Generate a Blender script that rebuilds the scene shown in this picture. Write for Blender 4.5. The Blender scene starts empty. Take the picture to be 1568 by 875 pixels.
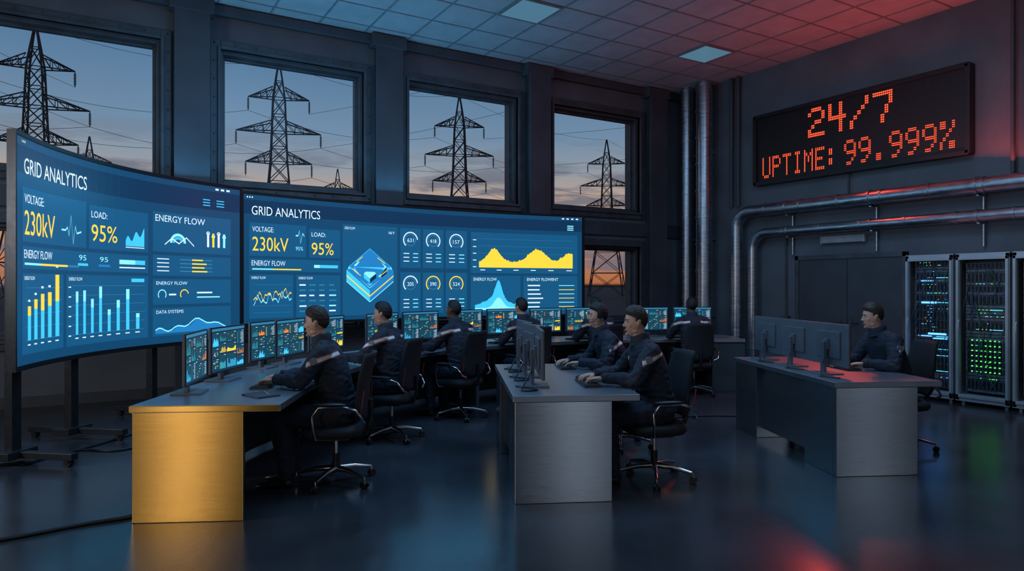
import bpy, math, random
from mathutils import Vector, Matrix, noise
random.seed(7)
scene = bpy.context.scene
V = Vector
# ------------------------------------------------------------------ materials
def new_mat(name):
    m = bpy.data.materials.new(name); m.use_nodes = True
    nt = m.node_tree
    return m, nt, nt.nodes['Principled BSDF']
def mat(name, col, rough=.5, metal=0., nscale=8., nvar=.15, bump=.0, bscale=40., stretch=(1,1,1), sss=0, aniso=0):
    m, nt, b = new_mat(name)
    tc = nt.nodes.new('ShaderNodeTexCoord'); mp = nt.nodes.new('ShaderNodeMapping')
    mp.inputs['Scale'].default_value = stretch
    nt.links.new(tc.outputs['Object'], mp.inputs[0])
    n = nt.nodes.new('ShaderNodeTexNoise'); n.inputs['Scale'].default_value = nscale; n.inputs['Detail'].default_value = 5
    nt.links.new(mp.outputs[0], n.inputs[0])
    r = nt.nodes.new('ShaderNodeValToRGB')
    c = V(col)
    r.color_ramp.elements[0].position = .3; r.color_ramp.elements[1].position = .7
    r.color_ramp.elements[0].color = (*(c*(1-nvar)), 1); r.color_ramp.elements[1].color = (*[min(1, x) for x in c*(1+nvar)], 1)
    nt.links.new(n.outputs['Fac'], r.inputs[0]); nt.links.new(r.outputs[0], b.inputs['Base Color'])
    rr = nt.nodes.new('ShaderNodeMapRange')
    rr.inputs[3].default_value = max(.02, rough*(1-nvar)); rr.inputs[4].default_value = min(1, rough*(1+nvar))
    nt.links.new(n.outputs['Fac'], rr.inputs[0]); nt.links.new(rr.outputs[0], b.inputs['Roughness'])
    b.inputs['Metallic'].default_value = metal
    if sss:
        b.inputs['Subsurface Weight'].default_value = sss; b.inputs['Subsurface Scale'].default_value = .01
    if aniso:
        b.inputs['Anisotropic'].default_value = aniso; b.inputs['Anisotropic Rotation'].default_value = .25
        tg = nt.nodes.new('ShaderNodeTangent'); tg.direction_type = 'RADIAL'; tg.axis = 'Z'; nt.links.new(tg.outputs[0], b.inputs['Tangent'])
    if bump:
        n2 = nt.nodes.new('ShaderNodeTexNoise'); n2.inputs['Scale'].default_value = bscale; n2.inputs['Detail'].default_value = 4
        nt.links.new(mp.outputs[0], n2.inputs[0])
        bp = nt.nodes.new('ShaderNodeBump'); bp.inputs['Strength'].default_value = bump; bp.inputs['Distance'].default_value = .01
        nt.links.new(n2.outputs['Fac'], bp.inputs['Height']); nt.links.new(bp.outputs[0], b.inputs['Normal'])
    return m
def emi(name, col, s=1.):
    m, nt, b = new_mat(name)
    b.inputs['Base Color'].default_value = (*[c*.3 for c in col], 1)
    b.inputs['Roughness'].default_value = .35
    b.inputs['Emission Color'].default_value = (*col, 1)
    b.inputs['Emission Strength'].default_value = s
    return m
M_wall = mat('painted_concrete_wall', (.12, .14, .165), .7, 0, 1.2, .20, .25, 30)
M_wall2 = mat('dark_steel_column', (.075, .088, .105), .55, .2, 2, .2, .15, 40)
M_frame = mat('window_frame_steel', (.09, .105, .12), .5, .4, 4, .25, .2, 60)
M_floor = mat('polished_concrete_floor', (.034, .040, .048), .22, 0, 1.1, .32, .08, 12)
M_ceil = mat('ceiling_tile', (.40, .43, .46), .85, 0, 3, .10, .35, 120)
M_bar = mat('ceiling_grid_bar', (.24, .26, .28), .5, .2)
M_steel = mat('brushed_steel', (.42, .45, .49), .28, 1, 3, .08, 0, 6, (1, 1, 40), aniso=.75)
M_steeltop = mat('steel_desktop', (.40, .43, .48), .33, .9, 4, .08, .03, 8, (1, 30, 1))
M_brass = mat('brushed_brass', (.66, .45, .17), .26, 1, 3, .08, 0, 6, (1, 1, 40), aniso=.75)
M_pipe = mat('galvanised_pipe', (.50, .54, .58), .33, 1, 6, .25, .2, 10, (1, 1, 6))
M_black = mat('black_plastic', (.012, .013, .015), .42, 0, 20, .2)
M_dkgrey = mat('dark_grey_plastic', (.05, .055, .065), .45, 0, 20, .2)
M_silver = mat('monitor_back_shell', (.14, .17, .21), .38, .4, 10, .1)
M_chrome = mat('chrome', (.6, .62, .65), .15, 1, 10, .08)
M_fabric = mat('chair_mesh_fabric', (.014, .016, .02), .8, 0, 60, .3, .3, 300)
M_redpad = mat('chair_red_trim', (.25, .03, .03), .5)
M_door = mat('door_paint', (.060, .072, .088), .5, .1, 3, .15, .1, 30)
M_rack = mat('rack_light_metal', (.46, .50, .54), .4, .5, 5, .12)
M_rackin = mat('rack_dark_metal', (.02, .022, .028), .4, .5, 20, .3)
M_unit = mat('server_unit', (.13, .145, .17), .4, .4, 30, .5)
M_lattice = mat('tower_steel', (.05, .05, .055), .8, .1, 5, .2)
M_field = mat('outside_field', (.012, .011, .012), .95, 0, .05, .4)
M_shoe = mat('black_leather', (.01, .01, .011), .35)
M_key = mat('keyboard_keys', (.03, .033, .04), .5)
M_paper = mat('notebook_cover', (.05, .06, .08), .5)
M_white = mat('painted_metal_light', (.35, .37, .40), .5)
# glass
M_glass = bpy.data.materials.new('window_glass'); M_glass.use_nodes = True
nt = M_glass.node_tree; nt.nodes.clear()
o = nt.nodes.new('ShaderNodeOutputMaterial'); mx = nt.nodes.new('ShaderNodeMixShader')
tr = nt.nodes.new('ShaderNodeBsdfTransparent'); gl = nt.nodes.new('ShaderNodeBsdfGlossy'); gl.inputs['Roughness'].default_value = .35
tr.inputs[0].default_value = (.98, .99, 1, 1); mx.inputs[0].default_value = .012
nt.links.new(tr.outputs[0], mx.inputs[1]); nt.links.new(gl.outputs[0], mx.inputs[2])
nt.links.new(mx.outputs[0], o.inputs[0])
# uniform with reflective yoke band
def uniform():
    m = mat('navy_uniform', (.015, .021, .037), .8, 0, 14, .30, .3, 70)
    nt = m.node_tree; b = nt.nodes['Principled BSDF']
    ramp = [n for n in nt.nodes if n.type == 'VALTORGB'][0]
    tc = [n for n in nt.nodes if n.type == 'TEX_COORD'][0]
    sp = nt.nodes.new('ShaderNodeSeparateXYZ'); nt.links.new(tc.outputs['Object'], sp.inputs[0])
    def math_(op, a, bb):
        n = nt.nodes.new('ShaderNodeMath'); n.operation = op
        for i, q in enumerate((a, bb)):
            if isinstance(q, (int, float)): n.inputs[i].default_value = q
            else: nt.links.new(q, n.inputs[i])
        return n.outputs[0]
    z2 = math_('ADD', sp.outputs['Z'], math_('MULTIPLY', sp.outputs['Y'], .35))
    a = math_('MULTIPLY', math_('GREATER_THAN', z2, 1.044), math_('LESS_THAN', z2, 1.074))
    a2 = math_('MULTIPLY', math_('GREATER_THAN', z2, 1.034), math_('LESS_THAN', z2, 1.084))
    # only the outer shoulders / upper arm carry tape
    ax = math_('ABSOLUTE', sp.outputs['X'], 0)
    g = math_('MULTIPLY', math_('GREATER_THAN', ax, .08), math_('LESS_THAN', sp.outputs['Y'], .18))
    m1 = nt.nodes.new('ShaderNodeMixRGB'); nt.links.new(math_('MULTIPLY', a2, g), m1.inputs[0]); nt.links.new(ramp.outputs[0], m1.inputs[1]); m1.inputs[2].default_value = (.34, .08, .04, 1)
    m2 = nt.nodes.new('ShaderNodeMixRGB'); nt.links.new(math_('MULTIPLY', a, g), m2.inputs[0]); nt.links.new(m1.outputs[0], m2.inputs[1]); m2.inputs[2].default_value = (.80, .80, .80, 1)
    nt.links.new(m2.outputs[0], b.inputs['Base Color'])
    return m
M_uni = uniform()
M_collar = mat('navy_collar', (.019, .026, .044), .8, 0, 20, .3)
M_badge = mat('sleeve_badge', (.16, .18, .22), .6, 0, 90, .6)
M_skinL = mat('skin_light', (.62, .36, .26), .48, 0, 12, .10, .08, 200, sss=.1)
M_skinD = mat('skin_dark', (.14, .07, .045), .48, 0, 12, .12, .08, 200, sss=.1)
M_hair = mat('dark_brown_hair', (.032, .019, .013), .55, 0, 30, .4, .6, 90, (1, .3, 1))
M_hairk = mat('black_hair', (.008, .007, .007), .55, 0, 30, .4, .6, 120)
M_eye = mat('eye_white', (.6, .58, .55), .2); M_iris = mat('iris_brown', (.03, .018, .01), .2)
M_lip = mat('lips', (.36, .15, .12), .45)
# ------------------------------------------------------------------ mesh builder
class MB:
    def __init__(s): s.v = []; s.f = []; s.m = []; s.s = []
    def add(s, vs, fs, mi=0, sm=False, M=None):
        o = len(s.v)
        s.v += [(M @ V(p)) if M is not None else V(p) for p in vs]
        for f in fs:
            s.f.append([i+o for i in f]); s.m.append(mi); s.s.append(sm)
    def box(s, c, d, mi=0, M=None, R=None):
        x, y, z = d[0]/2, d[1]/2, d[2]/2
        vs = [V((a*x, b*y, e*z)) for e in (-1, 1) for b in (-1, 1) for a in (-1, 1)]
        if R is not None: vs = [R @ p for p in vs]
        vs = [p+V(c) for p in vs]
        s.add(vs, [(0, 2, 3, 1), (4, 5, 7, 6), (0, 1, 5, 4), (2, 6, 7, 3), (0, 4, 6, 2), (1, 3, 7, 5)], mi, False, M)
    def bx(s, x0, x1, y0, y1, z0, z1, mi=0, M=None):
        s.box(((x0+x1)/2, (y0+y1)/2, (z0+z1)/2), (abs(x1-x0), abs(y1-y0), abs(z1-z0)), mi, M)
    def loft(s, rings, mi=0, sm=True, cap=True, M=None):
        n = len(rings[0]); vs = [p for r in rings for p in r]; fs = []
        for k in range(len(rings)-1):
            for i in range(n):
                j = (i+1) % n
                fs.append((k*n+i, k*n+j, (k+1)*n+j, (k+1)*n+i))
        s.add(vs, fs, mi, sm, M)
        if cap:
            s.add(rings[0], [list(range(n))[::-1]], mi, False, M); s.add(rings[-1], [list(range(n))], mi, False, M)
    def tube(s, pts, r, seg=10, mi=0, cap=True, M=None):
        pts = [V(p) for p in pts]
        if not isinstance(r, (list, tuple)): r = [r]*len(pts)
        rings = []; up = None
        for i, p in enumerate(pts):
            t = (pts[min(i+1, len(pts)-1)]-pts[max(i-1, 0)]).normalized()
            if up is None:
                up = V((0, 0, 1)) if abs(t.z) < .9 else V((0, 1, 0))
            a = t.cross(up).normalized(); b = a.cross(t).normalized(); up = b
            rings.append([p+(a*math.cos(2*math.pi*k/seg)+b*math.sin(2*math.pi*k/seg))*r[i] for k in range(seg)])
        s.loft(rings, mi, True, cap, M)
    def ell(s, c, r, seg=16, rg=10, mi=0, M=None, R=None, fn=None):
        if not isinstance(r, (list, tuple)): r = (r, r, r)
        vs = []; fs = []
        for i in range(rg+1):
            th = math.pi*i/rg
            for j in range(seg):
                ph = 2*math.pi*j/seg
                d = V((math.sin(th)*math.cos(ph), math.sin(th)*math.sin(ph), math.cos(th)))
                if i in (0, rg): d = V((0, 0, 1 if i == 0 else -1))
                p = fn(d) if fn else V((d.x*r[0], d.y*r[1], d.z*r[2]))
                if R is not None: p = R @ p
                vs.append(p+V(c))
        for i in range(rg):
            for j in range(seg):
                k = (j+1) % seg
                if i == 0: fs.append((0, (i+1)*seg+j, (i+1)*seg+k))
                elif i == rg-1: fs.append((i*seg+j, (i+1)*seg, i*seg+k))
                else: fs.append((i*seg+j, (i+1)*seg+j, (i+1)*seg+k, i*seg+k))
        s.add(vs, fs, mi, True, M)
    def mesh(s, name, mats):
        me = bpy.data.meshes.new(name)
        me.from_pydata([tuple(p) for p in s.v], [], s.f)
        for m in mats: me.materials.append(m)
        me.polygons.foreach_set('material_index', s.m); me.polygons.foreach_set('use_smooth', s.s)
        me.validate(); me.update(); return me
    def obj(s, name, mats, parent=None, bevel=0, loc=(0, 0, 0), rz=0):
        return link(s.mesh(name, mats), name, parent, bevel, loc, rz)
def link(me, name, parent=None, bevel=0, loc=(0, 0, 0), rz=0):
    ob = bpy.data.objects.new(name, me); scene.collection.objects.link(ob)
    ob.location = loc; ob.rotation_euler = (0, 0, rz)
    if parent: ob.parent = parent
    if bevel:
        b = ob.modifiers.new('bevel', 'BEVEL'); b.width = bevel; b.segments = 2; b.limit_method = 'ANGLE'; b.angle_limit = math.radians(50)
    return ob
def empty(name, loc=(0, 0, 0), rz=0):
    e = bpy.data.objects.new(name, None); e.empty_display_size = .2; scene.collection.objects.link(e)
    e.location = loc; e.rotation_euler = (0, 0, rz); return e
# ------------------------------------------------------------------ room
CZ = 5.82; XR = 11.05; YB = 11.1; XL = -4.8; YF = -4.0
mb = MB(); mb.bx(XL-.3, XR+.3, YF-.3, YB+.4, -.2, 0); mb.obj('floor', [M_floor])
mb = MB(); mb.bx(XL-.3, XR+.3, YF-.3, YB+.4, CZ, CZ+.2, 0)
P = .75
x = XL+.3
while x < XR: mb.bx(x-.012, x+.012, YF, YB, CZ-.010, CZ+.01, 1); x += P
y = YB-.4
while y > YF: mb.bx(XL, XR, y-.012, y+.012, CZ-.009, CZ+.01, 1); y -= P
mb.obj('ceiling', [M_ceil, M_bar])
WX = [-3.37, -.36, 2.65, 5.66, 8.68]; WW = 2.21
Z1, Z2, Z3, Z4 = .9, 2.43, 3.15, 5.16
mb = MB()
for a, b in ((0, Z1), (Z2, Z3), (Z4, CZ)): mb.bx(XL, XR, YB, YB+.4, a, b)
edges = [XL]
for c in WX: edges += [c-WW/2, c+WW/2]
edges.append(XR)
for i in range(0, len(edges), 2):
    for a, b in ((Z1, Z2), (Z3, Z4)): mb.bx(edges[i], edges[i+1], YB, YB+.4, a, b)
mb.obj('wall_back', [M_wall])
mb = MB(); mb.bx(XR, XR+.3, YF, YB+.4, 0, CZ); mb.obj('wall_right', [M_wall])
mb = MB(); mb.bx(XL-.3, XL, YF, YB+.4, 0, CZ); mb.obj('wall_left', [M_wall])
mb = MB(); mb.bx(XL-.3, XR+.3, YF-.3, YF, 0, CZ); mb.obj('wall_front', [M_wall])
k = 1
for c in [-1.865, 1.145, 4.155, 7.17, 10.18]:
    mb = MB()
    mb.bx(c-.19, c+.19, YB-.2, YB, 0, CZ-.02); mb.bx(c-.24, c+.24, YB-.23, YB-.19, 0, CZ-.02)
    mb.bx(c-.30, c+.30, YB-.24, YB, CZ-.22, CZ-.02)
    mb.obj('trim_%d' % k, [M_wall2], bevel=.01); k += 1
mb = MB(); mb.bx(XL, XR, YB-.06, YB, Z2+.22, Z3-.22); mb.bx(XL, XR, YB-.12, YB, CZ-.16, CZ-.02); mb.obj('trim_%d' % k, [M_wall2], bevel=.01)
mb = MB(); mb.bx(XL, XR, YB-.03, YB, 0, .14); mb.obj('baseboard_back', [M_wall2])
mb = MB(); mb.bx(XR-.03, XR, YF, 6.15, 0, .14); mb.bx(XR-.03, XR, 8.15, YB, 0, .14); mb.obj('baseboard_right', [M_wall2])
wi = 1
for (a, b) in ((Z3, Z4), (Z1, Z2)):
    for c in WX:
        e = empty('window_%d' % wi, (c, YB, (a+b)/2)); wi += 1
        h = (b-a)/2; w = WW/2
        mb = MB()
        def ring(w, h, t, y0, y1, mi=0):
            mb.bx(-w-t, -w, y0, y1, -h-t, h+t, mi); mb.bx(w, w+t, y0, y1, -h-t, h+t, mi)
            mb.bx(-w, w, y0, y1, h, h+t, mi); mb.bx(-w, w, y0, y1, -h-t, -h, mi)
        ring(w, h, .14, -.06, 0); ring(w, h, .045, -.10, .02)
        ring(w-.05, h-.05, .05, .02, .36)
        ring(w-.09, h-.09, .045, .14, .22)
        for i in range(9):
            f = -1+2*i/8
            for q in ((f*(w+.09), h+.09), (f*(w+.09), -h-.09), (-w-.09, f*(h+.09)), (w+.09, f*(h+.09))):
                mb.ell((q[0], -.06, q[1]), (.016, .012, .016), 8, 6)
        mb.obj('window_frame', [M_frame], e, .006)
        mb = MB(); mb.bx(-w+.08, w-.08, .175, .183, -h+.08, h-.08); mb.obj('glass_pane', [M_glass], e)
# door
e = empty('door_1', (XR, 7.14, 0))
mb = MB()
mb.bx(-.05, .0, -1.03, -.95, 0, 2.16); mb.bx(-.05, 0, .95, 1.03, 0, 2.16); mb.bx(-.05, 0, -1.03, 1.03, 2.08, 2.16)
mb.obj('door_frame', [M_frame], e, .004)
for q, n in ((-1, 'leaf_1'), (1, 'leaf_2')):
    mb = MB(); mb.bx(-.035, -.005, q*.005, q*.945, .01, 2.07)
    mb.tube([(-.035, q*.1, .98), (-.075, q*.1, .98), (-.075, q*.22, .98)], .01, 8, 1)
    mb.bx(-.04, -.03, q*.08, q*.12, .9, 1.06, 1); mb.bx(-.039, -.03, q*.05, q*.9, .02, .22, 1)
    mb.obj(n, [M_door, M_dkgrey], e, .003)
e = empty('wall_batten_light', (XR, 7.2, 2.42))
mb = MB(); mb.bx(-.09, 0, -.40, .40, -.03, .06); mb.tube([(-.07, -.38, -.045), (-.07, .38, -.045)], .022, 10, 1); mb.bx(-.1, -.03, -.41, -.38, -.07, .06); mb.bx(-.1, -.03, .38, .41, -.07, .06)
mb.obj('housing', [M_white, M_white], e, .004)
# ------------------------------------------------------------------ pipes
def arc(c, r, a0, a1, ax1, ax2, n=8):
    return [V(c)+V(ax1)*r*math.cos(a0+(a1-a0)*i/n)+V(ax2)*r*math.sin(a0+(a1-a0)*i/n) for i in range(n+1)]
def bands(mb, p, q, r, step, seg=20):
    p = V(p); q = V(q); L = (q-p).length; d = (q-p)/L; t = step*.5
    while t < L:
        mb.tube([p+d*(t-.02), p+d*(t+.02)], r*1.1, seg); t += step
for i, (yy, r) in enumerate(((10.62, .125), (10.12, .165))):
    mb = MB(); mb.tube([(XR-.32, yy, 0), (XR-.32, yy, CZ)], r, 24)
    bands(mb, (XR-.32, yy, 0), (XR-.32, yy, CZ), r, .55, 24)
    for z in (1, 2.6, 4.4): mb.bx(XR-.32, XR, yy-.03, yy+.03, z-.03, z+.03)
    mb.obj('ventilation_riser_pipe', [M_pipe])
def hpipe(y0, z, r, xo, name):
    mb = MB(); R = .32
    pts = [(xo, y0, 0), (xo, y0, z-R)]+arc((xo, y0-R, z-R), R, 0, math.pi/2, (0, 1, 0), (0, 0, 1))[1:]+[(xo, YF+.05, z)]
    mb.tube(pts, r, 20)
    bands(mb, (xo, y0, 0), (xo, y0, z-R), r, .8, 20); bands(mb, (xo, y0-R, z), (xo, YF, z), r, .75, 20)
    for yy in (8.2, 6.6, 5.0, 3.4):
        mb.bx(xo, XR, yy-.02, yy+.02, z-r-.03, z-r+.01); mb.tube([(xo, yy-.02, z), (xo, yy+.02, z)], r*1.15, 20)
        mb.tube([(XR-.06, yy, z-r-.35), (XR-.06, yy, z-r)], .02, 8)
    mb.obj(name, [M_pipe])
hpipe(9.35, 3.05, .115, XR-.24, 'wall_service_pipe'); hpipe(8.98, 2.62, .085, XR-.22, 'wall_service_pipe')
mb = MB()
for yy in (9.62, 9.45): mb.tube([(XR-.08, yy, 3.2), (XR-.08, yy, CZ)], .035, 10)
mb.tube([(XR-.08, 4.62, 3.2), (XR-.08, 4.62, CZ)], .03, 10); mb.tube([(XR-.08, 4.42, 3.2), (XR-.08, 4.42, CZ)], .045, 10)
mb.tube([(XR-.06, 7.1, 3.1), (XR-.06, 7.1, 3.56)], .016, 8)
mb.tube([(XR-.06, 8.35, .9), (XR-.06, 8.35, 2.5)], .016, 8); mb.bx(XR-.1, XR, 8.29, 8.41, .85, 1.05)
mb.obj('wall_conduit', [M_wall2])
# ------------------------------------------------------------------ LED sign
FONT = {'2': "01110 10001 00001 00110 01000 10000 11111", '4': "10010 10010 10010 11111 00010 00010 00010", '/': "00001 00001 00010 00100 01000 10000 10000",
 '7': "11111 00001 00001 00010 00010 00100 00100", 'U': "10001 10001 10001 10001 10001 10001 01110", 'P': "11110 10001 10001 11110 10000 10000 10000",
 'T': "11111 00100 00100 00100 00100 00100 00100", 'I': "01110 00100 00100 00100 00100 00100 01110", 'M': "10001 11011 10101 10101 10001 10001 10001",
 'E': "11111 10000 10000 11110 10000 10000 11111", ':': "00000 01100 01100 00000 01100 01100 00000", '9': "01110 10001 10001 01111 00001 00010 01100",
 '.': "00000 00000 00000 00000 00000 01100 01100", '%': "11001 11001 00010 00100 01000 10011 10011"}
M_led = emi('red_led', (1., .065, .022), 2.6); M_ledoff = mat('unlit_led', (.05, .006, .005), .4)
e = empty('led_uptime_sign', (XR-.12, 7.08, 4.22))
mb = MB(); W, H = 3.84, 1.32
mb.bx(-.0, .12, -W/2, W/2, -H/2, H/2, 0)
for a in ((-.05, .12, -W/2, W/2, H/2-.05, H/2+.02), (-.05, .12, -W/2, W/2, -H/2-.02, -H/2+.05), (-.05, .12, -W/2-.02, -W/2+.05, -H/2, H/2), (-.05, .12, W/2-.05, W/2+.02, -H/2, H/2)): mb.bx(*a, 0)
mb.obj('sign_housing', [M_black], e, .005)
mb = MB()
def dot(y, z, r, mi=0):
    mb.add([(-.012, y, z)]+[(-.003, y+r*math.cos(a*math.pi/3), z+r*math.sin(a*math.pi/3)) for a in range(6)], [(0, i+1, (i+1) % 6+1) for i in range(6)], mi)
def ledtext(s, yL, yR, z0, z1, nx, nz):
    n = len(s)*6-1; px = (yL-yR)/n; pz = (z1-z0)/7
    for ci, ch in enumerate(s):
        if ch == ' ': continue
        for ri, row in enumerate(FONT[ch].split()):
            for bi, bit in enumerate(row):
                if bit == '1':
                    for a in range(nx):
                        for b in range(nz):
                            yy = yL-px*(ci*6+bi)-px*(a+.5)/nx; zz = z1-pz*ri-pz*(b+.5)/nz
                            dot(yy-7.08, zz-4.22, min(px/nx, pz/nz)*.46)
ledtext('24/7', 7.84, 6.30, 4.27, 4.79, 2, 2)
ledtext('UPTIME:', 8.83, 7.28, 3.67, 4.07, 1, 2)
ledtext('99.999%', 7.14, 5.36, 3.67, 4.10, 2, 2)
mb.obj('led_digits', [M_led], e)
mb = MB()
for i in range(92):
    for j in range(30): dot(-W/2+.1+i*.0396, -H/2+.09+j*.0395, .004)
mb.obj('unlit_led_matrix', [M_ledoff], e)
# ------------------------------------------------------------------ server racks
M_lb = emi('blue_led', (.08, .30, 1), 3.5); M_lg = emi('green_led', (.10, .9, .12), 1.8); M_lc = emi('cyan_led', (.1, .7, .9), 1.4); M_la = emi('amber_led', (1, .35, .05), 1.6)
M_cab = mat('patch_cable', (.02, .08, .22), .5); M_cab2 = mat('patch_cable_green', (.03, .15, .08), .5)
for i in range(5):
    y1 = 5.58-.68*i; y0 = y1-.65; X0 = 10.0
    e = empty('server_rack', (X0, (y0+y1)/2, 0)); w = .325
    mb = MB()
    for s_ in (-1, 1):
        mb.bx(0, .05, s_*w, s_*(w-.05), .06, 2.04); mb.bx(.9, .95, s_*w, s_*(w-.05), .06, 2.04)
        mb.bx(.05, .9, s_*w, s_*(w-.012), .06, 2.04)
    mb.bx(0, .95, -w, w, 1.98, 2.05); mb.bx(0, .95, -w, w, .05, .14); mb.bx(.93, .95, -w, w, .1, 2)
    for a in (.08, .85):
        for s_ in (-1, 1): mb.tube([(a, s_*.26, 0), (a, s_*.26, .06)], .025, 10)
    mb.obj('cabinet_frame', [M_rack], e, .004)
    mb = MB()
    mb.bx(-.02, 0, -w+.01, -w+.045, .1, 2.0); mb.bx(-.02, 0, w-.045, w-.01, .1, 2.0); mb.bx(-.02, 0, -w+.01, w-.01, 1.96, 2.0); mb.bx(-.02, 0, -w+.01, w-.01, .1, .14)
    mb.tube([(-.03, w-.06, .95), (-.05, w-.06, .98), (-.05, w-.06, 1.12), (-.03, w-.06, 1.15)], .008, 8)
    mb.obj('door_frame', [M_rack], e, .003)
    mb = MB(); mb.bx(.20, .85, -w+.055, w-.055, .15, 1.97, 0)
    z = .18; rr = random.Random(50+i)
    while z < 1.9:
        h = rr.choice([.044, .044, .088, .13])
        mb.bx(.12, .22, -.25, .25, z, z+h-.008, 1)
        for q in range(10):
            if h > .05: mb.bx(.114, .121, -.24+q*.048, -.205+q*.048, z+.006, z+h-.016, 0)
        if rr.random() < .65:
            nrow = max(1, int(h/.04))
            for r_ in range(nrow):
                yy = rr.uniform(-.22, .05); y9 = rr.uniform(0, .22)
                while yy < y9:
                    if rr.random() < .5:
                        zb = z+.012+r_*.04
                        if i == 0: mi = rr.choice([2, 2, 2, 3, 4, 4, 5])
                        else: mi = rr.choice([3, 3, 4, 2, 5])
                        if .35 < z < 1.0 and i == 1: mi = 3
                        mb.bx(.108, .121, yy, yy+.009, zb, zb+.007, mi)
                    yy += rr.choice([.02, .03, .045])
        if i == 0 and rr.random() < .25: mb.bx(.108, .121, .02, .16, z+.01, z+.022, 2)
        if rr.random() < .2: mb.bx(.108, .121, -.2, -.05, z+.01, z+.018, 4)
        for q in range(3):
            if rr.random() < .5:
                ya = rr.uniform(-.24, .24); yb = ya+rr.uniform(-.1, .1); dz = rr.uniform(.1, .3)
                mb.tube([(.11, ya, z+.02), (.08, (ya+yb)/2, z-dz*.5), (.10, yb, max(.16, z-dz))], .005, 5, 6+(q % 2))
        z += h
    if i == 1:
        for r_ in range(7):
            for c_ in range(7): mb.bx(.104, .12, -.17+c_*.055, -.155+c_*.055, .45+r_*.07, .464+r_*.07, 3)
    if i == 0:
        mb.bx(.104, .12, -.05, .16, 1.36, 1.385, 2); mb.bx(.104, .12, -.18, .06, .92, .945, 2); mb.bx(.104, .12, -.2, 0, .86, .875, 2)
    mb.obj('server_units', [M_rackin, M_unit, M_lb, M_lg, M_lc, M_la, M_cab, M_cab2], e)
# ------------------------------------------------------------------ big curved display walls
_tc = {}
def text_geo(s):
    if s in _tc: return _tc[s]
    cu = bpy.data.curves.new('t', 'FONT'); cu.body = s; cu.resolution_u = 3
    ob = bpy.data.objects.new('t', cu); scene.collection.objects.link(ob)
    bpy.context.view_layer.update(); dg = bpy.context.evaluated_depsgraph_get()
    me = bpy.data.meshes.new_from_object(ob.evaluated_get(dg))
    vs = [v.co.copy() for v in me.vertices]; fs = [list(p.vertices) for p in me.polygons]
    bpy.data.objects.remove(ob); bpy.data.meshes.remove(me)
    x0 = min(v.x for v in vs); x1 = max(v.x for v in vs); y0 = min(v.y for v in vs); y1 = max(v.y for v in vs)
    r = ([((v.x-x0)/(x1-x0), 1-(v.y-y0)/(y1-y0)) for v in vs], fs); _tc[s] = r; return r
E_bg = emi('ui_background', (.006, .060, .145), 1.0); E_pan = emi('ui_panel', (.008, .095, .22), 1.); E_hd = emi('ui_header', (.004, .032, .09), 1.)
E_w = emi('ui_white', (.70, .85, .95), 1.1); E_y = emi('ui_yellow', (1., .64, .05), 1.15); E_c = emi('ui_cyan', (.05, .52, .88), 1.2); E_c2 = emi('ui_light_cyan', (.25, .78, .97), 1.2)
E_d = emi('ui_dim_line', (.03, .2, .36), 1.); E_b = emi('ui_blue', (.015, .20, .50), 1.1)
E_o = emi('ui_orange', (.9, .25, .04), 1.)
UI = [E_bg, E_pan, E_hd, E_w, E_y, E_c, E_c2, E_d, E_b, E_o]
BG, PAN, HD, WH, YE, CY, LC, DI, BL, OR = range(10)
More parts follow.
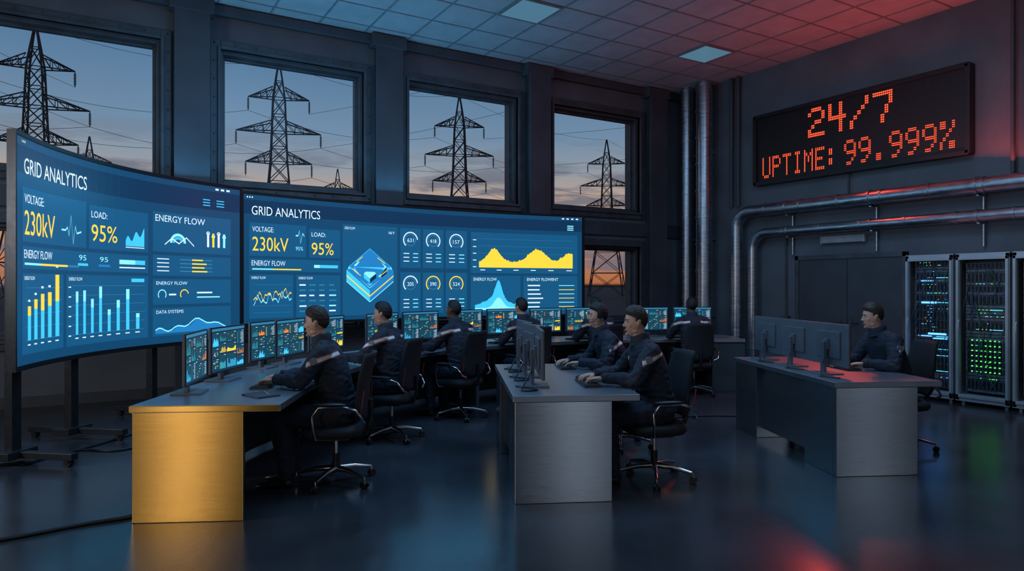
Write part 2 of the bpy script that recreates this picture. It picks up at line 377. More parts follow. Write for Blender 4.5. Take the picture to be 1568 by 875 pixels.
class Surf:
    def __init__(s, A, B, bow, zt, zb, depthA, depthB, pxA, pxB):
        s.A = V((*A, 0)); s.B = V((*B, 0)); d = (s.B-s.A); s.L = d.length; s.n = V((-d.y, d.x, 0)).normalized(); s.bow = bow; s.zt = zt; s.zb = zb
        s.a = depthA; s.b = depthB; s.p0 = pxA; s.p1 = pxB; s.mb = MB()
    def col(s, p):   # spacing of the interface columns along the curved panel
        f = (p-s.p0)/(s.p1-s.p0); return f*s.a/(s.b-f*(s.b-s.a))
    def pt(s, t, v, off=0):
        q = s.A.lerp(s.B, t)+s.n*(4*t*(1-t)*s.bow-off)
        return V((q.x, q.y, s.zt+(s.zb-s.zt)*v))
    def strip(s, p0, p1, f0, f1, mi, lay, n=None, raw=False):
        t0, t1 = (p0, p1) if raw else (s.col(p0), s.col(p1))
        if n is None: n = max(1, int(abs(t1-t0)*30))
        vs = []; fs = []
        for i in range(n+1):
            k = i/n; t = t0+(t1-t0)*k
            vs += [s.pt(t, f0(k), .002*lay), s.pt(t, f1(k), .002*lay)]
        for i in range(n): fs.append((2*i, 2*i+1, 2*i+3, 2*i+2))
        s.mb.add(vs, fs, mi)
    def rect(s, p0, p1, v0, v1, mi, lay=2): s.strip(p0, p1, lambda k: v0, lambda k: v1, mi, lay)
    def text(s, st, p0, p1, v0, v1, mi=WH, lay=3):
        vs, fs = text_geo(st); t0, t1 = s.col(p0), s.col(p1)
        s.mb.add([s.pt(t0+(t1-t0)*a, v0+(v1-v0)*b, .002*lay) for a, b in vs], fs, mi)
    def poly(s, pts, mi, lay=3, w=.006):   # poly-line
        for (a, b), (c, d) in zip(pts[:-1], pts[1:]):
            ta, tc = s.col(a), s.col(c)
            s.mb.add([s.pt(ta, b-w, .002*lay), s.pt(ta, b+w, .002*lay), s.pt(tc, d+w, .002*lay), s.pt(tc, d-w, .002*lay)], [(0, 1, 2, 3)], mi)
    def quad(s, pts, mi, lay):
        s.mb.add([s.pt(s.col(a), b, .002*lay) for a, b in pts], [tuple(range(len(pts)))], mi)
    def ring(s, p, v, r, mi, a0=0, a1=2*math.pi, w=.18, lay=3, n=24):
        tc = s.col(p); asp = (s.zt-s.zb)/s.L; vs = []; fs = []
        for i in range(n+1):
            a = a0+(a1-a0)*i/n
            for rr in (r, r*(1-w)): vs.append(s.pt(tc+rr*asp*math.sin(a), v-rr*math.cos(a), .002*lay))
        for i in range(n): fs.append((2*i, 2*i+1, 2*i+3, 2*i+2))
        s.mb.add(vs, fs, mi)
    def area(s, p0, p1, base, prof, mi, lay=3, n=50): s.strip(p0, p1, lambda k: base-prof(k), lambda k: base, mi, lay, n)
    def shell(s, e, name):
        mb = MB(); N = 28
        def lp(off, m):
            rs = []
            for i in range(N+1):
                t = i/N
                rs.append([s.pt(t, -.014, off[0]), s.pt(t, 1.014, off[0]), s.pt(t, 1.014, off[1]), s.pt(t, -.014, off[1])])
            mb.loft(rs, m, False, True)
        lp((-.001, -.07), 0)
        for v0, v1 in ((-.022, -.002), (1.002, 1.022)):
            mb.loft([[s.pt(i/N, v0, .012), s.pt(i/N, v1, .012), s.pt(i/N, v1, -.08), s.pt(i/N, v0, -.08)] for i in range(N+1)], 0, False, True)
        for t0, t1 in ((-.008, 0.), (1., 1.008)):
            mb.loft([[s.pt(t, -.022, .012), s.pt(t, 1.022, .012), s.pt(t, 1.022, -.08), s.pt(t, -.022, -.08)] for t in (t0, t1)], 0, False, True)
        for t in (.25, .5, .75):
            mb.loft([[s.pt(t+q, .2, -.07), s.pt(t+q, .8, -.07), s.pt(t+q, .8, -.13), s.pt(t+q, .2, -.13)] for q in (-.06, .06)], 0, False, True)
        mb.obj('bezel_shell', [M_black], e)
        s.strip(0, 1, lambda k: 0, lambda k: 1, BG, .6, 40, True)
def tiny_lines(S, p0, p1, v0, v1, n, r, cols=3):
    for i in range(n):
        v = v0+(v1-v0)*(i+.5)/n
        for c in range(cols):
            a = p0+(p1-p0)*c/cols; w = (p1-p0)/cols*r.uniform(.45, .75)
            S.rect(a, a+w, v-.006, v+.006, r.choice([WH, DI, LC, DI]), 3)
def axis(S, p0, p1, v0, v1, n=5):
    for i in range(n):
        v = v0+(v1-v0)*i/(n-1); S.rect(p0, p1, v-.0012, v+.0012, DI, 2.6)
rr = random.Random(3)
S1 = Surf((-.63, 7.37), (1.66, 10.10), .42, 2.94, .90, 6.0, 9.6, 25, 370)
e = empty('curved_video_wall'); S = S1; S.shell(e, '')
S.rect(25, 370, 0, .155, HD, 1.5)
S.rect(25, 370, 0, .035, BG, 1.8)
for i in range(3): S.rect(40+i*4, 42+i*4, .012, .022, (OR, YE, LC)[i], 3)
S.text('GRID ANALYTICS', 47, 184, .085, .155)
for a in (336, 349):
    for i in range(3): S.rect(a, a+7, .09+i*.018, .096+i*.018, CY, 3)
for i in range(3): S.rect(348+i*5, 351+i*5, .012, .024, WH, 3)
S.rect(42, 183, .215, .455, PAN); S.text('VOLTAGE:', 48, 97, .243, .283); S.text('230kV', 48, 122, .315, .425, YE)
S.poly([(136, .375), (144, .375), (148, .36), (151, .40), (155, .30), (159, .44), (163, .35), (166, .385), (174, .375)], LC, 3, .0045)
S.rect(188, 275, .225, .455, PAN); S.text('LOAD:', 192, 218, .255, .290); S.text('95%', 192, 233, .325, .415, YE)
S.area(245, 270, .425, lambda k: .03+.06*k+.02*math.sin(k*14), CY); S.rect(245, 270, .43, .435, WH, 3)
S.rect(281, 362, .205, .445, PAN); S.text('ENERGY FLOW', 284, 338, .222, .262)
S.ring(310, .385, .058, LC, -1.6, 1.6, .3); S.ring(310, .385, .036, CY, -1.6, 1.0, .4)
S.poly([(295, .40), (303, .36), (311, .39), (319, .35), (327, .40)], WH, 3.5, .004)
for i in range(4):
    S.rect(340+i*5, 342+i*5, .31, .40, (WH, YE, WH, LC)[i], 3)
    S.ring(341+i*5, .31+.02*(i % 2), .012, WH, 0, 6.28, .5)
S.rect(42, 275, .475, .575, PAN); S.text('ENERGY FLOW', 47, 116, .490, .528)
S.rect(48, 170, .548, .558, DI, 3); S.rect(48, 148, .548, .558, YE, 3.3); S.rect(48, 90, .548, .558, LC, 3.6)
S.text('95', 170, 183, .492, .52, LC); S.text('95', 206, 219, .496, .522, LC); S.rect(168, 186, .535, .548, CY, 3); S.rect(204, 222, .537, .549, BL, 3)
S.rect(236, 271, .505, .53, CY, 3); S.rect(236, 258, .505, .53, LC, 3.3); S.rect(236, 271, .545, .552, WH, 3)
S.rect(42, 140, .595, .955, PAN); S.text('ENERGY FLOW', 48, 75, .608, .625)
axis(S, 52, 136, .66, .895)
for i, (a, b) in enumerate(((.11, .05), (.14, .05), (.13, .09), (.15, .075), (.17, .15))):
    x = 57+i*16.5; S.rect(x, x+8, .895-a, .895, CY, 3); S.rect(x, x+8, .895-a-b*.85, .895-a, YE, 3); S.rect(x, x+7, .912, .918, WH, 3)
    S.rect(x+1, x+6, .895-a-b-.022, .895-a-b-.012, WH, 3)
S.rect(146, 275, .595, .955, PAN); S.text('ENERGY FLOW', 151, 176, .608, .625); S.rect(253, 270, .61, .63, CY, 3)
axis(S, 156, 271, .65, .90, 6)
for i, a in enumerate((.22, .225, .18, .245, .12, .17, .23, .09)[:8]):
    x = 164+i*13.6; S.rect(x, x+4.5, .90-a, .90, CY, 3); S.rect(x, x+4.5, .90-a, .90-a*.75, LC, 3.3); S.rect(x-1, x+5, .915, .921, WH, 3)
for i in range(6): S.rect(150, 155, .655+i*.049, .661+i*.049, WH, 3)
S.rect(281, 362, .465, .59, PAN)
for i in range(4):
    S.rect(286, 300, .485+i*.024, .491+i*.024, WH, 3); S.rect(312, 345, .485+i*.024, .492+i*.024, DI, 3); S.rect(325, 325+rr.uniform(8, 20), .484+i*.024, .493+i*.024, YE, 3.4)
S.rect(281, 362, .61, .765, PAN); S.text('ENERGY FLOW', 285, 320, .625, .645)
S.ring(292, .705, .032, LC, -2.2, 2.2, .2); S.ring(317, .705, .032, YE, -2.2, 1.4, .2); S.rect(300, 308, .70, .71, WH, 3); S.rect(330, 345, .69, .70, WH, 3); S.rect(330, 352, .72, .728, LC, 3)
S.rect(281, 362, .785, .955, PAN); S.text('DATA SYSTEMS', 285, 316, .80, .82)
S.area(284, 358, .94, lambda k: .02+.05*math.exp(-((k-.65)/.22)**2)+.012*math.sin(k*23), BL); S.poly([(284+i*3.7, .94-(.022+.05*math.exp(-((i/20-.65)/.22)**2)+.012*math.sin(i/20*23))) for i in range(21)], LC, 3.5, .004)
S.mb.obj('interface_graphics', UI, e)
def stand(S, e, ts):
    mb = MB()
    for t in ts:
        p = S.pt(t, 1, -.12); n = S.n
        ang = math.atan2(n.y, n.x)-math.pi/2
        M = Matrix.Translation((p.x, p.y, 0)) @ Matrix.Rotation(ang, 4, 'Z')
        mb.bx(-.05, .05, -.03, .05, .1, S.zb+1.2, 0, M); mb.bx(-.04, .04, -.62, .5, .06, .12, 0, M); mb.bx(-.16, .16, -.1, .1, .06, .13, 0, M)
        for q in (-.56, .44):
            mb.tube([(-.025, q, .035), (.025, q, .035)], .035, 14, 0, True, M); mb.bx(-.035, .035, q-.02, q+.02, .03, .075, 0, M)
    mb.obj('floor_stand', [M_black], e, .004)
stand(S1, e, (.05, .33, .68, .95))
S2 = Surf((1.72, 10.15), (7.80, 10.42), .38, 2.90, 1.08, 9.6, 13.0, 372, 890)
e = empty('curved_video_wall'); S = S2; S.shell(e, '')
S.rect(372, 890, 0, .15, HD, 1.5); S.rect(372, 890, 0, .04, BG, 1.8)
for i in range(3): S.rect(377+i*4, 379+i*4, .015, .026, WH, 3)
for i in range(4): S.rect(864+i*6, 867+i*6, .015, .028, WH, 3)
for i in range(3): S.rect(871, 879, .09+i*.02, .10+i*.02, LC, 3)
S.text('GRID ANALYTICS', 385, 497, .085, .155)
S.rect(381, 474, .215, .475, PAN); S.text('VOLTAGE:', 386, 421, .245, .285); S.text('230kV', 386, 445, .325, .435, YE)
S.poly([(457, .30), (461, .30), (463, .26), (465, .36), (468, .28), (471, .30)], LC); S.text('95%', 457, 469, .39, .42, LC)
S.rect(479, 530, .235, .475, PAN); S.text('LOAD:', 483, 506, .265, .300); S.text('95%', 483, 519, .35, .45, YE)
S.rect(381, 530, .495, .595, PAN); S.text('ENERGY FLOW', 385, 440, .51, .55); S.rect(386, 466, .572, .582, YE, 3); S.rect(386, 420, .572, .582, LC, 3.3); S.rect(487, 526, .535, .56, CY, 3); S.rect(487, 510, .535, .56, LC, 3.3)
S.rect(381, 453, .62, .965, PAN); S.text('ENERGY FLOW', 385, 408, .635, .655); axis(S, 388, 450, .70, .92)
for m_, c_, f_ in ((YE, .80, 9), (LC, .83, 7)): S.poly([(388+i*3.1, c_+.05*math.sin(i*.5+f_)*math.cos(i*.21*f_)-.002*i) for i in range(21)], m_, 3.4, .005)
S.rect(458, 530, .62, .965, PAN); S.text('ENERGY FLOW', 462, 485, .635, .655); tiny_lines(S, 463, 528, .68, .94, 6, rr, 4)
S.rect(534, 622, .18, .965, PAN, 1.9); S.text('GRID FLOW', 537, 554, .20, .222); S.text('SET', 608, 618, .225, .245)
def block(cx, cy, w, h, d, top, left, right, lay):
    S.quad([(cx-w, cy), (cx, cy-h), (cx+w, cy), (cx, cy+h)], top, lay+.3)
    S.quad([(cx-w, cy), (cx, cy+h), (cx, cy+h+d), (cx-w, cy+d)], left, lay)
    S.quad([(cx, cy+h), (cx+w, cy), (cx+w, cy+d), (cx, cy+h+d)], right, lay)
block(578, .57, 38, .18, .10, BL, CY, BL, 2.2)
S.poly([(540, .62), (578, .80), (616, .62)], YE, 2.8, .006); S.poly([(540, .67), (578, .85), (616, .67)], LC, 2.8, .004)
block(578, .545, 35, .165, .02, CY, LC, LC, 3.0)
block(578, .54, 33, .155, .0, BL, CY, CY, 3.4)
block(578, .47, 11, .05, .05, CY, LC, HD, 4.0); block(560, .53, 8, .035, .05, LC, CY, HD, 4.6); block(596, .54, 9, .04, .06, LC, CY, HD, 4.6); block(578, .60, 10, .045, .04, LC, CY, HD, 5.2)
for a in ((549, .56, 563, .62), (566, .455, 556, .50), (590, .46, 602, .51), (592, .63, 606, .57)): S.poly([a[:2], a[2:]], YE, 5.4, .004)
for j in range(2):
    for i in range(3):
        a = 627+i*35.5; S.rect(a, a+32, .185+j*.40, .545+j*.42, PAN, 1.9)
        S.ring(a+16, .29+j*.40, .075, WH if not (j == 1 and i > 0) else YE, -2.4, 2.4 if i else 1.5, .14); S.ring(a+16, .29+j*.40, .055, DI, 0, 6.28, .12)
        S.text(('631', '418', '157', '205', '390', '524')[j*3+i], a+11, a+21, .275+j*.4, .31+j*.4)
        for q in range(3): S.rect(a+5, a+14, .41+j*.42+q*.035, .418+j*.42+q*.035, WH, 3); S.rect(a+20, a+28, .41+j*.42+q*.035, .418+j*.42+q*.035, LC, 3)
S.rect(736, 884, .19, .585, PAN); axis(S, 747, 879, .25, .53)
def mount(k): return .05+.13*math.exp(-((k-.16)/.09)**2)+.13*math.exp(-((k-.62)/.13)**2)+.10*math.exp(-((k-.97)/.1)**2)+.035*abs(noise.noise((k*34, 3, 1)))
S.area(748, 878, .53, mount, YE, 3, 120)
for i in range(6): S.rect(750+i*24, 757+i*24, .55, .558, WH, 3)
for i in range(5): S.rect(739, 744, .26+i*.065, .268+i*.065, WH, 3)
S.rect(736, 808, .61, .965, PAN); S.text('ENERGY FLOW', 740, 774, .63, .66)
S.area(742, 804, .945, lambda k: .04+.16*math.exp(-((k-.55)/.10)**2)+.09*math.exp(-((k-.5)/.3)**2)+.03*abs(noise.noise((k*30, 0, 5))), CY, 3, 80)
S.area(742, 804, .945, lambda k: .02+.10*math.exp(-((k-.55)/.14)**2), LC, 3.4, 60)
S.rect(812, 884, .61, .965, PAN); S.text('ENERGY FLOWENT', 817, 859, .63, .66)
for i in range(6): S.rect(818, 840-rr.random()*6, .70+i*.043, .713+i*.043, WH, 3); S.rect(860, 880, .703+i*.043, .71+i*.043, YE if i % 2 else LC, 3)
S.mb.obj('interface_graphics', UI, e)
stand(S2, e, (.05, .5, .95))
# ------------------------------------------------------------------ desks
EA = math.atan2(-.436, .9)
def desk(loc, W=.94, L=2.03, mats=None):
    e = empty('steel_control_desk', (*loc, 0), EA)
    mb = MB(); mb.bx(-.015, W, -.015, L+.015, .752, .80, 0); mb.obj('desktop', [M_steeltop], e, .004)
    mb = MB()
    mb.bx(0, .73, 0, .05, 0, .752); mb.bx(0, .73, L-.05, L, 0, .752)
    mb.bx(0, .42, .05, .52, 0, .752); mb.bx(0, .42, L-.52, L-.05, 0, .752); mb.bx(.06, .09, .5, L-.5, .10, .752)
    mb.obj('pedestals', [M_steel], e, .004)
    mb = MB()
    for y0 in (.07, L-.50):
        for i in range(3): mb.bx(.42, .435, y0, y0+.43, .05+i*.23, .27+i*.23); mb.tube([(.45, y0+.15, .2+i*.23), (.45, y0+.28, .2+i*.23)], .006, 6, 1)
    mb.obj('drawers', [M_dkgrey, M_chrome], e, .003)
    return e
desk((2.62, 4.32)); desk((5.31, 3.54))
inner = [(1.06, 4.85), (1.47, 5.64), (1.93, 6.35), (2.48, 6.98), (3.08, 7.45), (3.72, 7.78), (4.4, 8.02), (5.15, 8.15), (5.9, 8.14), (6.6, 7.99), (7.2, 7.76), (7.75, 7.47), (8.4, 7.1)]
outer = []
for i, p in enumerate(inner):
    a = V(inner[max(i-1, 0)]); b = V(inner[min(i+1, len(inner)-1)]); d = (b-a).normalized(); n = V((-d.y, d.x))
    outer.append(V(p)+n*.97)
outer[0] = V((.17, 5.30))
def at(i, f): return V(inner[i]).lerp(outer[i], f)
e = empty('curved_control_desk')
mb = MB()
N = len(inner)
def sec(i, f0, f1, z0, z1):
    a, b = at(i, f0), at(i, f1); return [(a.x, a.y, z0), (b.x, b.y, z0), (b.x, b.y, z1), (a.x, a.y, z1)]
mb.loft([sec(i, 0, 1, .752, .80) for i in range(N)], 0, False); mb.obj('desktop', [M_steeltop], e, .004)
mb = MB(); mb.loft([sec(i, .9, .93, .05, .752) for i in range(1, N)], 0, False)
for i in (3, 6, 9):
    a = at(i, .15); b = at(i, .95); d = (b-a).normalized(); n = V((-d.y, d.x))*.025
    mb.loft([[(q+n).to_3d()+V((0, 0, z)), (q-n).to_3d()+V((0, 0, z)), (q-n).to_3d()+V((0, 0, .752)), (q+n).to_3d()+V((0, 0, .752))] for q, z in ((a, 0), (b, 0))], 0, False)
a = at(N-1, 0.02); b = at(N-1, .98); a2 = a+(V(inner[N-2])-V(inner[N-1])).normalized()*.5; b2 = b+(V(inner[N-2])-V(inner[N-1])).normalized()*.5
mb.add([(a.x, a.y, 0), (b.x, b.y, 0), (b2.x, b2.y, 0), (a2.x, a2.y, 0), (a.x, a.y, .752), (b.x, b.y, .752), (b2.x, b2.y, .752), (a2.x, a2.y, .752)], [(0, 1, 2, 3), (4, 7, 6, 5), (0, 4, 5, 1), (1, 5, 6, 2), (2, 6, 7, 3), (3, 7, 4, 0)])
mb.obj('support_panels', [M_door], e, .003)
mb = MB(); mb.bx(.01, .745, .012, .06, 0, .752, 0); mb.bx(.01, .42, .06, .55, 0, .752, 0)
mb.obj('brass_pedestal', [M_brass], e, .004, (.17, 5.30, 0), math.atan2(-.45, .89))
mb = MB(); mb.bx(.0, .99, -.012, -.002, .756, .797, 0); mb.obj('brass_edge', [M_brass], e, .002, (.17, 5.30, 0), math.atan2(-.45, .89))
# ------------------------------------------------------------------ monitors
Q_bg = emi('monitor_ui_background', (.006, .03, .06), 1.)
MUI = [Q_bg, emi('monitor_ui_panel', (.01, .06, .10), 1.), E_w, emi('monitor_teal', (.04, .36, .42), .9), E_y, E_c, E_o, M_lg, E_d]
def screen_mesh(seed):
    r = random.Random(seed); mb = MB(); w, h = .30, .18
    def rc(x0, x1, z0, z1, mi, l): mb.add([(x0, l*.0006, z0), (x1, l*.0006, z0), (x1, l*.0006, z1), (x0, l*.0006, z1)], [(0, 3, 2, 1)], mi)
    rc(-w, w, -h, h, 0, 0); rc(-w, w, h-.022, h, 8, 1)
    xs = [-w+.01, -w+.01+r.uniform(.12, .18), r.uniform(-.02, .08), w-r.uniform(.10, .14), w-.01]
    for i in range(4):
        zs = [-h+.01, r.uniform(-.08, -.03), r.uniform(.02, .08), h-.03]
        for j in range(3):
            x0, x1, z0, z1 = xs[i]+.004, xs[i+1]-.004, zs[j]+.004, zs[j+1]-.004
            rc(x0, x1, z0, z1, 1, 1); k = r.randrange(4); c = r.choice([3, 3, 4, 5, 6, 3, 5])
            rc(x0+.006, x0+.04, z1-.010, z1-.006, 2, 2); z1 -= .014
            n = 9; dx = (x1-x0-.012)/n
            if k == 0:
                for q in range(n): rc(x0+.006+q*dx, x0+.006+q*dx+dx*.5, z0+.006, z0+.006+(z1-z0-.012)*r.uniform(.2, .9), c, 2)
            elif k == 1:
                q = z0+.008
                while q < z1-.005:
                    rc(x0+.006, x0+.006+(x1-x0-.02)*r.uniform(.3, .55), q, q+.003, 2, 2); rc(x1-.03, x1-.008, q, q+.003, c, 2); q += .011
            elif k == 2:
                f = [r.uniform(.2, .8)*(z1-z0-.012) for _ in range(n+1)]
                for q in range(n):
                    xa = x0+.006+q*dx; mb.add([(xa, .0012, z0+.006), (xa+dx, .0012, z0+.006), (xa+dx, .0012, z0+.006+f[q+1]), (xa, .0012, z0+.006+f[q])], [(0, 3, 2, 1)], c)
            else:
                for q in range(9):
                    xa = r.uniform(x0+.005, x1-.03); za = r.uniform(z0+.004, z1-.01); rc(xa, xa+r.uniform(.006, .022), za, za+r.uniform(.003, .008), r.choice([3, 4, 5, 7, 2, 6, 8]), 2)
    return mb.mesh('dashboard_%d' % seed, MUI)
SM = [screen_mesh(i) for i in (11, 12, 13, 14, 15)]
mb = MB()
mb.bx(-.312, .312, -.02, .0, -.192, .192, 0); mb.bx(-.312, .312, 0, .006, .181, .192, 1); mb.bx(-.312, .312, 0, .006, -.192, -.181, 1); mb.bx(-.312, -.301, 0, .006, -.192, .192, 1); mb.bx(.301, .312, 0, .006, -.192, .192, 1)
mb.bx(-.2, .2, -.036, -.02, -.12, .12, 0); mb.bx(-.04, .04, -.06, -.036, -.05, .05, 0)
shellm = mb.mesh('monitor_shell', [M_silver, M_black])
mb = MB(); mb.bx(-.03, .03, -.085, -.055, .01, .30, 0); mb.bx(-.12, .12, -.16, .06, 0, .014, 0); mb.tube([(0, -.07, .26), (0, -.045, .26)], .028, 14, 0)
standm = mb.mesh('monitor_stand', [M_silver])
mb = MB()
mb.bx(-.22, .22, -.07, .07, 0, .016, 0)
for r_ in range(5):
    for c_ in range(15): mb.bx(-.208+c_*.0278, -.208+c_*.0278+.024, -.06+r_*.0245, -.06+r_*.0245+.020, .016, .022, 1)
keym = mb.mesh('keyboard_body', [M_black, M_key])
mb = MB(); mb.ell((0, 0, .017), (.03, .052, .016), 16, 10, 0); mb.tube([(0, .02, .030), (0, .035, .028)], .004, 6, 0); mousem = mb.mesh('mouse_body', [M_black])
mc = 0
def monitor(x, y, heading):
    global mc
    rz = math.atan2(heading[1], heading[0])-math.pi/2
    e = empty('desktop_monitor', (x, y, .80), rz)
    a = link(shellm, 'panel_shell', e, .003, (0, 0, .275)); link(SM[mc % 5], 'display', e, 0, (0, .0012, .275)); link(standm, 'stand', e, .003); mc += 1
def keyboard(x, y, h):
    rz = math.atan2(h[1], h[0])-math.pi/2
    e = empty('keyboard', (x, y, .80), rz); link(keym, 'keys', e)
    s = V((h[1], -h[0])); e = empty('computer_mouse', (x+s.x*.30, y+s.y*.30, .80), rz); link(mousem, 'shell', e)
# ------------------------------------------------------------------ office chair (faces +Y)
def chair_meshes():
    mb = MB()
    for i in range(5):
        a = 2*math.pi*i/5+.3; c, s = math.cos(a), math.sin(a)
        mb.tube([(c*.02, s*.02, .12), (c*.16, s*.16, .115), (c*.31, s*.31, .085)], [.026, .02, .014], 10, 0)
        p = V((c*.32, s*.32, 0)); t = V((-s, c, 0))
        mb.tube([p+V((0, 0, .05)), p+V((0, 0, .09))], .008, 8, 0)
        for q in (-.018, .018): mb.tube([p+t*(q-.009)+V((0, 0, .029)), p+t*(q+.009)+V((0, 0, .029))], .028, 14, 1)
        mb.ell(p+V((0, 0, .045)), (.026, .026, .016), 10, 6, 1)
    mb.tube([(0, 0, .09), (0, 0, .24)], .028, 14, 1); mb.tube([(0, 0, .24), (0, 0, .38)], .016, 12, 0); mb.bx(-.11, .11, -.12, .12, .365, .395, 1)
    for s in (-1, 1):
        mb.tube([(s*.2, .10, .40), (s*.27, .11, .41), (s*.30, .12, .48), (s*.30, .13, .60), (s*.30, .08, .665), (s*.30, -.10, .67), (s*.295, -.20, .64), (s*.27, -.255, .56), (s*.2, -.26, .53)], .011, 8, 0)
    mb.tube([(0, -.10, .38), (0, -.24, .40), (0, -.285, .50), (0, -.28, .68)], .02, 10, 1)
    base = mb.mesh('chair_base', [M_chrome, M_black])
    mb = MB(); rings = []
    for z, k in ((.395, .80), (.405, .93), (.43, 1), (.455, 1), (.475, .94), (.485, .78), (.487, .4)):
        rings.append([(math.copysign(abs(math.cos(a))**.55, math.cos(a))*.255*k, .02+math.copysign(abs(math.sin(a))**.55, math.sin(a))*.25*k, z-.012*math.sin(a) if z > .44 else z) for a in [2*math.pi*i/32 for i in range(32)]])
    mb.loft(rings, 0)
    nx, nz = 12, 14; fr = []; bk = []
    for j in range(nz+1):
        t = j/nz; z = .53+t*.54; w = .225*(1-.22*t**3)*(1-.35*max(0, .12-t)/.12); yc = -.225-.05*math.sin(t*2.6)*(-.6)-.09*t
        for i in range(nx+1):
            u = -1+2*i/nx; yy = yc+.045*u*u; fr.append((u*w, yy, z)); bk.append((u*w*.99, yy-.032, z))
    n = (nx+1)*(nz+1); fs = []
    for j in range(nz):
        for i in range(nx):
            a = j*(nx+1)+i; fs.append((a, a+1, a+nx+2, a+nx+1)); fs.append((n+a, n+a+nx+1, n+a+nx+2, n+a+1))
    for j in range(nz):
        a = j*(nx+1); fs.append((a, a+nx+1, n+a+nx+1, n+a)); a += nx; fs.append((a, n+a, n+a+nx+1, a+nx+1))
    for i in range(nx): fs.append((i, n+i, n+i+1, i+1)); a = nz*(nx+1)+i; fs.append((a, a+1, n+a+1, n+a))
    mb.add(fr+bk, fs, 0, True)
    for s in (-1, 1):
        mb.ell((s*.30, .0, .685), (.032, .14, .017), 14, 8, 1)
        mb.tube([(s*.235, -.235, .60), (s*.238, -.25, .70), (s*.235, -.262, .78)], .006, 6, 2)
    cush = mb.mesh('chair_cushions', [M_fabric, M_black, M_redpad])
    return base, cush
CB, CC = chair_meshes()
def chair(x, y, h, tw=0):
    rz = math.atan2(h[1], h[0])-math.pi/2+tw
    e = empty('office_chair', (x, y, 0), rz); link(CB, 'base', e); link(CC, 'seat_and_back', e)
# ------------------------------------------------------------------ people
def remesh(mb, voxel, it, name, mats, disp=None):
    me = mb.mesh(name+'_raw', []); ob = bpy.data.objects.new('tmp', me); scene.collection.objects.link(ob)
    m = ob.modifiers.new('r', 'REMESH'); m.mode = 'VOXEL'; m.voxel_size = voxel; m.use_smooth_shade = True
    s = ob.modifiers.new('s', 'SMOOTH'); s.factor = .5; s.iterations = it
    dg = bpy.context.evaluated_depsgraph_get(); dg.update()
    r = bpy.data.meshes.new_from_object(ob.evaluated_get(dg)); r.name = name
    bpy.data.objects.remove(ob)
    r.materials.clear()
    for q in mats: r.materials.append(q)
    if disp:
        nn = [v.normal.copy() for v in r.vertices]
        for v, n_ in zip(r.vertices, nn): v.co += n_*disp(v.co)
    r.polygons.foreach_set('use_smooth', [True]*len(r.polygons)); r.polygons.foreach_set('material_index', [0]*len(r.polygons)); r.update()
    return r
def limb(mb, pts, rad, seg=14):
    P_ = []; R_ = []
    for i in range(len(pts)-1):
        for k in range(4): P_.append(V(pts[i]).lerp(V(pts[i+1]), k/4)); R_.append(rad[i]+(rad[i+1]-rad[i])*k/4)
    P_.append(V(pts[-1])); R_.append(rad[-1])
    mb.tube(P_, R_, seg)
    for p, r in zip(pts, rad): mb.ell(p, r*.99, 12, 8)
def ik(S_, W_, a, b, pole):
    S_ = V(S_); W_ = V(W_); d = W_-S_; L = min(d.length, a+b-.005); dn = d.normalized()
    x = (a*a-b*b+L*L)/(2*L); h = math.sqrt(max(0, a*a-x*x)); pl = V(pole); pl = (pl-dn*pl.dot(dn)).normalized()
    return S_+dn*x+pl*h
